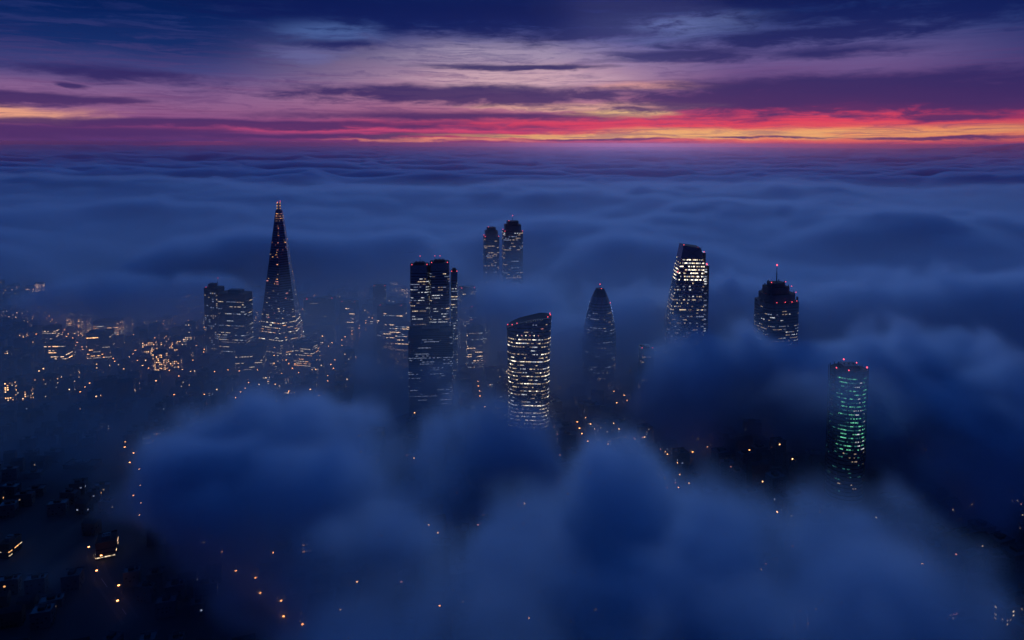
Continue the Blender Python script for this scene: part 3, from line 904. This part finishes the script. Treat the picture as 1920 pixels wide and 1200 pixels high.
midrise(1212, 652, 24, 1010, 24, "small dark block with a red roof light between the bullet and wedge towers", ['dim'], .1)
midrise(808, 618, 82, 1060, 34, "wide dim block with faint blue storeys standing below the three slab riverside tower", ['pale'], .35, yaw=5, red=False, fh=3.2)
midrise(735, 572, 50, 1420, 30, "pale lit block on the river bank left of the three slab tower", ['cream', 'white', 'pale'], .3, yaw=-6)
midrise(738, 596, 84, 1560, 22, "long low riverside hall with a bright row of windows above the dark water", ['bright', 'cream', 'warm'], .95, yaw=2, mat=CONC, red=False)
midrise(836, 597, 70, 1550, 20, "long low lit building along the water at the foot of the riverside tower", ['cream', 'white', 'bright'], .7, yaw=-2, mat=CONC, red=False)
midrise(712, 536, 24, 1560, 24, "slim hazy block rising left of the riverside tower", ['white', 'pale', 'dim'], .3, yaw=8)
midrise(655, 566, 30, 1540, 24, "square hazy block midway between the tapering tower and the riverside tower", ['cream', 'pale', 'dim'], .3, yaw=-8)
midrise(876, 540, 30, 1330, 30, "tall narrow block full of small lights close behind the right end of the riverside tower", ['warm', 'white', 'dim'], .4, yaw=12)
midrise(900, 575, 34, 1270, 30, "lower block with pink and white windows right of the riverside tower", ['rose', 'white', 'dim'], .35, yaw=-10)
midrise(203, 600, 44, 1430, 30, "block glowing with orange windows, brightest of the district at left", ['glow', 'amber', 'glow', 'bright'], .8, yaw=14, mat=BRICK, red=False)
midrise(188, 622, 40, 1290, 26, "lower orange lit block in front of the brightest one at left", ['glow', 'warm'], .5, yaw=14, mat=BRICK, red=False)
midrise(112, 640, 40, 1260, 30, "block with warm yellow rows of windows near the left edge of the lit district", ['cream', 'glow', 'warm'], .45, yaw=4, mat=CONC, red=False)
midrise(98, 612, 24, 1400, 24, "narrow block with a patch of white windows near the left edge", ['cream', 'cream', 'warm'], .5, yaw=-4, mat=CONC, red=False)
midrise(600, 560, 56, 1560, 30, "broad dim block on the skyline right of the tapering glass tower", ['pale', 'dim'], .2, yaw=8)
midrise(575, 640, 40, 1250, 30, "low block with orange rows of windows at the right foot of the tapering glass tower", ['amber', 'warm'], .4, yaw=-12, mat=BRICK, red=False)
midrise(470, 648, 50, 1230, 34, "low block with warm rows of windows at the left foot of the tapering glass tower", ['warm', 'dim'], .4, yaw=10, mat=CONC, red=False)
midrise(1475, 742, 60, 1050, 30, "low lit block in the gap of fog left of the green tower", ['warm', 'white', 'rose'], .5, yaw=20, mat=CONC, red=False)
midrise(1515, 770, 44, 990, 26, "block with a bright curved row of lights left of the green tower", ['bright', 'rose', 'white'], .4, yaw=-14, red=False)
midrise(200, 1008, 34, 660, 20, "lone block with bright rows of cream windows in the dark lower left quarter", ['warm', 'cream', 'warm'], .6, yaw=24, mat=BRICK, red=False)
midrise(155, 868, 60, 845, 18, "long low block with small orange windows atop the dark lower left quarter", ['amber', 'dim'], .35, yaw=-2, mat=BRICK, red=False)
midrise(18, 1012, 22, 660, 18, "narrow block with orange windows low at the far left edge", ['amber', 'warm'], .45, yaw=0, mat=BRICK, red=False)

midrise(890, 612, 30, 1230, 22, "low block full of cream windows at the right foot of the riverside tower", ['cream', 'white', 'dim'], .45, yaw=9, mat=CONC, red=False)
midrise(758, 606, 30, 1370, 20, "low block with cream windows by the water's near bend", ['cream', 'white'], .4, yaw=-9, mat=CONC, red=False)

# ------------------------------------------------------------------ ground, river, roads
def sheet(name, pts, z, mat, label):
    o = link_mesh(name, [(p[0], p[1], z) for p in pts], [tuple(range(len(pts)))], [mat]); o['kind'] = 'structure'; o['label'] = label; return o
S = 90000
sheet("ground", [(-S, -3000), (S, -3000), (S, S), (-S, S)], 0.0, ASPHALT, "dark city ground")
nt = WATER.node_tree; q = G(nt)
bp = q.n('ShaderNodeBump'); bp.inputs['Strength'].default_value = .35; bp.inputs['Distance'].default_value = .6
q.put(bp.inputs['Height'], q.noise(q.n('ShaderNodeTexCoord').outputs['Object'], .12, 4.0, .6)); q.put(nt.nodes['Principled BSDF'].inputs['Normal'], bp.outputs[0])
RIVER = [on_plane(X, Y) for X, Y in ((560, 612), (700, 606), (790, 603), (960, 600), (960, 640), (860, 650), (850, 710), (800, 760), (700, 800), (655, 770), (668, 700), (655, 650), (580, 632))]
RIVER.reverse()
sheet("river", RIVER, 0.25, WATER, "dark river between the riverside tower and the fog")
def in_poly(x, y, P):
    c = False; n = len(P)
    for i in range(n):
        (x1, y1), (x2, y2) = P[i], P[(i + 1) % n]
        if (y1 > y) != (y2 > y) and x < (x2 - x1) * (y - y1) / (y2 - y1) + x1: c = not c
    return c
ROADS = [[(60, 575), (110, 620), (150, 660), (230, 690), (300, 702), (380, 706), (450, 704)],
         [(240, 850), (255, 895), (258, 960), (280, 1000)], [(336, 880), (342, 905), (345, 965), (370, 1010), (410, 1055), (450, 1085), (520, 1150), (560, 1195)],
         [(175, 1040), (190, 1085), (215, 1120), (245, 1165)], [(1000, 1084), (1080, 1088), (1105, 1100), (1145, 1128)],
         [(1630, 775), (1700, 830), (1780, 900), (1815, 960)], [(545, 700), (600, 664), (650, 640), (695, 604)], [(1040, 660), (1120, 720), (1220, 790), (1330, 850)],
         [(330, 600), (420, 640), (545, 690)]]
ROADW = []
for r_ in ROADS:
    P = [np.array(on_plane(X, Y)) for X, Y in r_]
    # even steps along the line
    Q = [P[0]]
    for a, b in zip(P[:-1], P[1:]):
        k = max(1, int(np.hypot(*(b - a)) / 20))
        Q += [a + (b - a) * (i + 1) / k for i in range(k)]
    ROADW.append(Q)
def strip(name, Q, w0, w1, z, mat, label, h=None):
    V = []; F = []
    for i, p in enumerate(Q):
        d = Q[min(i + 1, len(Q) - 1)] - Q[max(i - 1, 0)]; d = d / np.hypot(*d); nrm = np.array((-d[1], d[0]))
        for w in (w0, w1): V.append((*(p + nrm * w), z))
        if h:
            for w in (w1, w0): V.append((*(p + nrm * w), z - h))
    k = 4 if h else 2
    for i in range(len(Q) - 1):
        a = i * k; b = a + k
        for j in range(k if h else 1): F.append((a + j, b + j, b + (j + 1) % k, a + (j + 1) % k))
    o = link_mesh(name, V, F, [mat]); o['kind'] = 'structure'; o['label'] = label; return o
LANE = surf("road_asphalt", (0.055, 0.052, 0.05)); PAVE = surf("pavement_slab", (0.075, 0.072, 0.07)); LINE = surf("road_paint", (0.7, 0.7, 0.66))
for i, Q in enumerate(ROADW):
    strip('road', Q, 4.5, -4.5, 0.008 + .004 * i, LANE, "street running between the dark blocks")
    strip('pavement', Q, 7, 4.5, 0.13 + .004 * i, PAVE, "pavement beside the street", .125); strip('pavement', Q, -4.5, -7, 0.13 + .004 * i, PAVE, "pavement beside the street", .125)
    m = MB()
    for a, b in zip(Q[:-1:1], Q[1:]):
        d = (b - a) / np.hypot(*(b - a)); nrm = np.array((-d[1], d[0])) * .12; e = a + (b - a) * .45
        m.quad([(*(a - nrm), .05 + .004 * i), (*(e - nrm), .05 + .004 * i), (*(e + nrm), .05 + .004 * i), (*(a + nrm), .05 + .004 * i)])
    o = m.build('road_marking', [LINE]); o['kind'] = 'structure'; o['label'] = "broken centre line of the street"

# ------------------------------------------------------------------ low buildings
TOW = [(o.location.x, o.location.y) for o in COL.objects if o.type == 'EMPTY' and o.get('category') in ('tower', 'office block')]
def low_building(m, x, y, w, d, h, yaw, style, bright, kinds, off=(0, 0)):
    """walls, parapet, roof plant and small lit windows of one block, appended to m in coordinates about off"""
    ca, sa = math.cos(yaw), math.sin(yaw)
    def tr(p): return (x - off[0] + p[0] * ca - p[1] * sa, y - off[1] + p[0] * sa + p[1] * ca, p[2])
    b0 = len(m.V)
    m.box(-w / 2, w / 2, -d / 2, d / 2, 0, h, style)
    if style == 2 and w > d:                                   # pitched roof
        m.quad([(-w / 2, -d / 2, h + .02), (w / 2, -d / 2, h + .02), (w / 2, 0, h + d * .3), (-w / 2, 0, h + d * .3)], 3)
        m.quad([(w / 2, d / 2, h + .02), (-w / 2, d / 2, h + .02), (-w / 2, 0, h + d * .3), (w / 2, 0, h + d * .3)], 3)
        m.quad([(w / 2, -d / 2, h + .02), (w / 2, d / 2, h + .02), (w / 2, 0, h + d * .3)], style); m.quad([(-w / 2, d / 2, h + .02), (-w / 2, -d / 2, h + .02), (-w / 2, 0, h + d * .3)], style)
    else:
        m.box(-w / 2 - .2, w / 2 + .2, -d / 2 - .2, -d / 2 + .3, h - .4, h + .9, style); m.box(-w / 2 - .2, w / 2 + .2, d / 2 - .3, d / 2 + .2, h - .4, h + .9, style)
        m.box(-w * .2, w * .15, -d * .2, d * .25, h, h + 2.6, 3)
        if random.random() < .5: m.box(w * .25, w * .25 + 2, -1, 1.4, h, h + 1.8, 3)
    nfl = int((h - 1) / 3.4)
    for k in range(nfl):
        run = None
        for (L, horiz, off_) in ((w, True, -d / 2), (d, False, w / 2 if x < 0 else -w / 2)):
            nb = int((L - 2) / 3.2)
            for b in range(nb):
                c0 = -L / 2 + 1.6 + b * 3.2; z0 = k * 3.4 + 1.1
                mi = 4
                if random.random() < bright: mi = 4 + WI[random.choice(kinds)]
                elif random.random() < .55: continue
                s_ = .12 if off_ > 0 else -.12
                a, b_ = (off_ + s_, off_ + s_ * .2)
                lo_, hi_ = min(a, b_), max(a, b_)
                if horiz: m.box(c0, c0 + 1.7, lo_, hi_, z0, z0 + 1.5, mi)
                else: m.box(lo_, hi_, c0, c0 + 1.7, z0, z0 + 1.5, mi)
    for i in range(b0, len(m.V)): m.V[i] = tr(m.V[i])
def seen(x, y, z):
    """share of light that reaches the camera through the cloud"""
    n = 48; tq = (np.arange(n) + .5) / n
    px, py, pz = x * tq, y * tq, CAM_Z + (z - CAM_Z) * tq
    return px, py, pz
cands = []; SIDE = []
yaw0 = R(17)
for i in range(-68, 69):
    for j in range(0, 92):
        street = i % 5 == 0 or j % 4 == 3
        gx, gy = i * 27 + random.uniform(-3, 3), j * 26 + random.uniform(-3, 3)
        x = gx * math.cos(yaw0) - (gy - 300) * math.sin(yaw0) * .35; y = 420 + gy * .86 + gx * math.sin(yaw0) * .3
        if y < 430 or y > 2050 or abs(x) > 0.80 * y + 30: continue
        if in_poly(x, y, RIVER) or y > float(sea_edge(np.float32(x), np.float32(y))) + 30: continue
        if any(math.hypot(x - a, y - b) < 44 for a, b in TOW): continue
        if min(min(math.hypot(x - q_[0], y - q_[1]) for q_ in Q) for Q in ROADW) < 19: continue
        if street: SIDE.append((x, y, random.choice((0, 1.57, 3.14)) + yaw0))
        else: cands.append((x, y))
print('candidates', len(cands))
A = np.array(cands)
n = 40; tq = ((np.arange(n) + .5) / n).astype(np.float32)
px = (A[:, 0:1] * tq).astype(np.float32); py = (A[:, 1:2] * tq).astype(np.float32); pz = (CAM_Z + (15 - CAM_Z) * tq)[None, :] + 0 * px
tau = []
for k in range(len(A)):
    pass
def density_pts(x, y, z):
    return density(x.reshape(-1, 1, 1), y.reshape(-1, 1, 1), z.reshape(-1, 1, 1)).reshape(x.shape)
rho = density_pts(px.ravel(), py.ravel(), pz.ravel().astype(np.float32)).reshape(px.shape)
L = np.sqrt(A[:, 0] ** 2 + A[:, 1] ** 2 + CAM_Z ** 2)
T = np.exp(-rho.sum(1) * L / n)
score = T * (1000 / L) ** 2
order = np.argsort(-score)
print('clear', (T > .1).sum(), (T > .02).sum())
LM = [CONC, STEEL, BRICK, ROOF] + WINMATS
SHADES = ["grey concrete", "dark metal clad", "brown brick"]
def view_px(x, y):
    c, s_ = math.cos(PITCH), math.sin(PITCH); f = y * c + CAM_Z * s_
    return 960 + 1280 * x / f, 600 - SHIFT - 1280 * (y * s_ - CAM_Z * c) / f
def quarter(X, Y):
    if X < 340 and Y < 760: return "the lit district at left"
    if X < 700 and Y < 760: return "the district under the tapering tower"
    if X < 960 and Y < 760: return "the river bank by the three slab tower"
    if X < 600: return "the dark quarter at lower left"
    if X > 1600: return "the dark quarter at lower right"
    if X > 1360: return "the fog gap left of the green tower"
    return "the fog gap below the bullet tower"
# street lamps: post, arm, glowing head; copies share their meshes
def lamp_meshes():
    p = MB(); p.cone(0, 0, 0, 10, .14, .08, 6); p.cone(0, 0, 0, .8, .25, .2, 6); p.box(-.06, 2.0, -.06, .06, 9.9, 10.02)
    h = MB(); h.box(1.0, 2.5, -.5, .5, 9.45, 9.9)
    return p, h
proto = None
spots = []
for ri, Q in enumerate(ROADW):
    for i, p in enumerate(Q[::1]):
        if ri in (1, 2, 3, 4, 5) and random.random() < .25: continue
        sd = 1 if i % 2 else -1
        d = Q[min(i + 1, len(Q) - 1)] - Q[max(i - 1, 0)]; d = d / np.hypot(*d); nrm = np.array((-d[1], d[0])) * 5.4 * sd
        spots.append((p[0] + nrm[0], p[1] + nrm[1], math.atan2(-nrm[1], -nrm[0]), ri))
WHERE = ["the street curving through the lit district at left", "the straight street at lower left", "the long street descending at lower left", "the faint street near the bottom left corner",
         "the short street at the bottom in a hole of the fog", "the street running down the right side", "the street right of the tapering glass tower", "the street below the bullet tower", "the street left of the tapering glass tower"]
named = []; more = []
if len(spots) > 300:
    P_ = [s_ for s_ in spots if s_[3] in (1, 2, 3, 4, 5, 6)]; O_ = [s_ for s_ in spots if s_[3] not in (1, 2, 3, 4, 5, 6)]
    random.shuffle(O_); more = O_[300 - len(P_):]; spots = P_ + O_[:300 - len(P_)]
for (lx, ly, rz, ri) in spots:
    lab = "orange lamp along " + WHERE[ri]
    if proto is None:
        t = thing('street_lamp', lab, 'street lamp', (lx, ly, 0), rz, 'street lamps along ' + WHERE[ri])
        p, h = lamp_meshes(); proto = (t, p.build('post', [STEEL], t), h.build('lamp_head', [LIT['lamp']], t))
    else:
        t = proto[0].copy(); COL.objects.link(t); t.location = (lx, ly, 0); t.rotation_euler = (0, 0, rz); t['label'] = lab; t['group'] = 'street lamps along ' + WHERE[ri]
        for ch in proto[1:]:
            c = ch.copy(); c.parent = t; COL.objects.link(c)


# the lamps of all the side streets, past the three hundred above, as one
def side_street_lamps():
    p, h = lamp_meshes(); q = MB()
    pts = [(a, b, c) for a, b, c, _ in more]
    for (x, y, rz) in SIDE:
        X_, Y_ = view_px(x, y); Qn = quarter(X_, Y_)
        pr = .6 if Qn.startswith("the lit") else .6 if ('tapering' in Qn or 'river bank' in Qn) else .05 if 'lower left' in Qn else .07 if 'lower right' in Qn else .2
        cl = float(fbm((np.float32(x), np.float32(y)), 130, 2, 611))
        pr *= min(1.5, max(.12, .75 + 1.5 * cl))
        if random.random() < pr: pts.append((x, y, rz))
    for (x, y, rz) in pts:
        ca, sa = math.cos(rz), math.sin(rz)
        for src, mi in ((p, 0), (h, 1)):
            b = len(q.V)
            q.V += [(x + vx * ca - vy * sa, y + vx * sa + vy * ca, vz) for vx, vy, vz in src.V]
            q.F += [tuple(b + t_ for t_ in f) for f in src.F]; q.M += [mi] * len(src.F)
    o = q.build('side_street_lamps', [STEEL, LIT['lamp']]); o['kind'] = 'stuff'; o['category'] = 'street lamps'; o['label'] = "countless tiny orange street lamps between the dark blocks"
side_street_lamps()

mass = MB(); nlow = 0
for rank, k in enumerate(order):
    if T[k] < .004: break
    x, y = A[k]; X_, Y_ = view_px(x, y); Qn = quarter(X_, Y_)
    h = random.choice((8, 10, 12, 14, 17, 22, 28)) * random.uniform(.85, 1.2); w = random.uniform(14, 25); d = random.uniform(10, 17); yaw = yaw0 * random.choice((1, 1, 1, -.4)) + random.uniform(-.06, .06)
    if Qn.startswith("the lit"): br, kinds = .13, ['glow', 'glow', 'amber', 'cream', 'dim', 'warm']
    elif 'tapering' in Qn: br, kinds = .12, ['cream', 'glow', 'warm', 'pale', 'dim']
    elif 'river bank' in Qn: br, kinds = .12, ['cream', 'white', 'warm', 'dim', 'cream']
    elif 'lower left' in Qn: br, kinds = .03, ['pale', 'dim', 'amber', 'dim', 'pale']; h = min(h, 15) * .9; w *= .8; d *= .8
    elif 'lower right' in Qn: br, kinds = .04, ['rose', 'dim', 'warm']; h = min(h, 16)
    else: br, kinds = .06, ['rose', 'glow', 'pale', 'dim']
    cl = float(fbm((np.float32(x), np.float32(y)), 130, 2, 611))
    br *= random.choice((.15, .3, .6, 1.0, 2.0, 3.6)) * min(2.2, max(.15, .8 + 1.9 * cl))
    style = random.choice((0, 1, 2))
    if rank < 290:
        m = MB(); low_building(m, x, y, w, d, h, yaw, style, br, kinds, (x, y))
        o = m.build('low_building', LM, None, (x, y, 0))
        size = "tall" if h > 24 else ("middling" if h > 14 else "low")
        look = "hardly lit" if br < .02 else ("sparsely lit" if br < .1 else "brightly lit")
        o['label'] = f"{size} {look} {SHADES[style]} block in {Qn}"
        o['category'] = 'building'; o['group'] = f"{size} {look} {SHADES[style]} buildings in {Qn}"
    else:
        low_building(mass, x, y, w, d, h, yaw, style, br, kinds); nlow += 1
o = mass.build('distant_buildings', LM); o['kind'] = 'stuff'; o['category'] = 'buildings'; o['label'] = "mass of faint buildings fading into the fog"
print('mass', nlow)
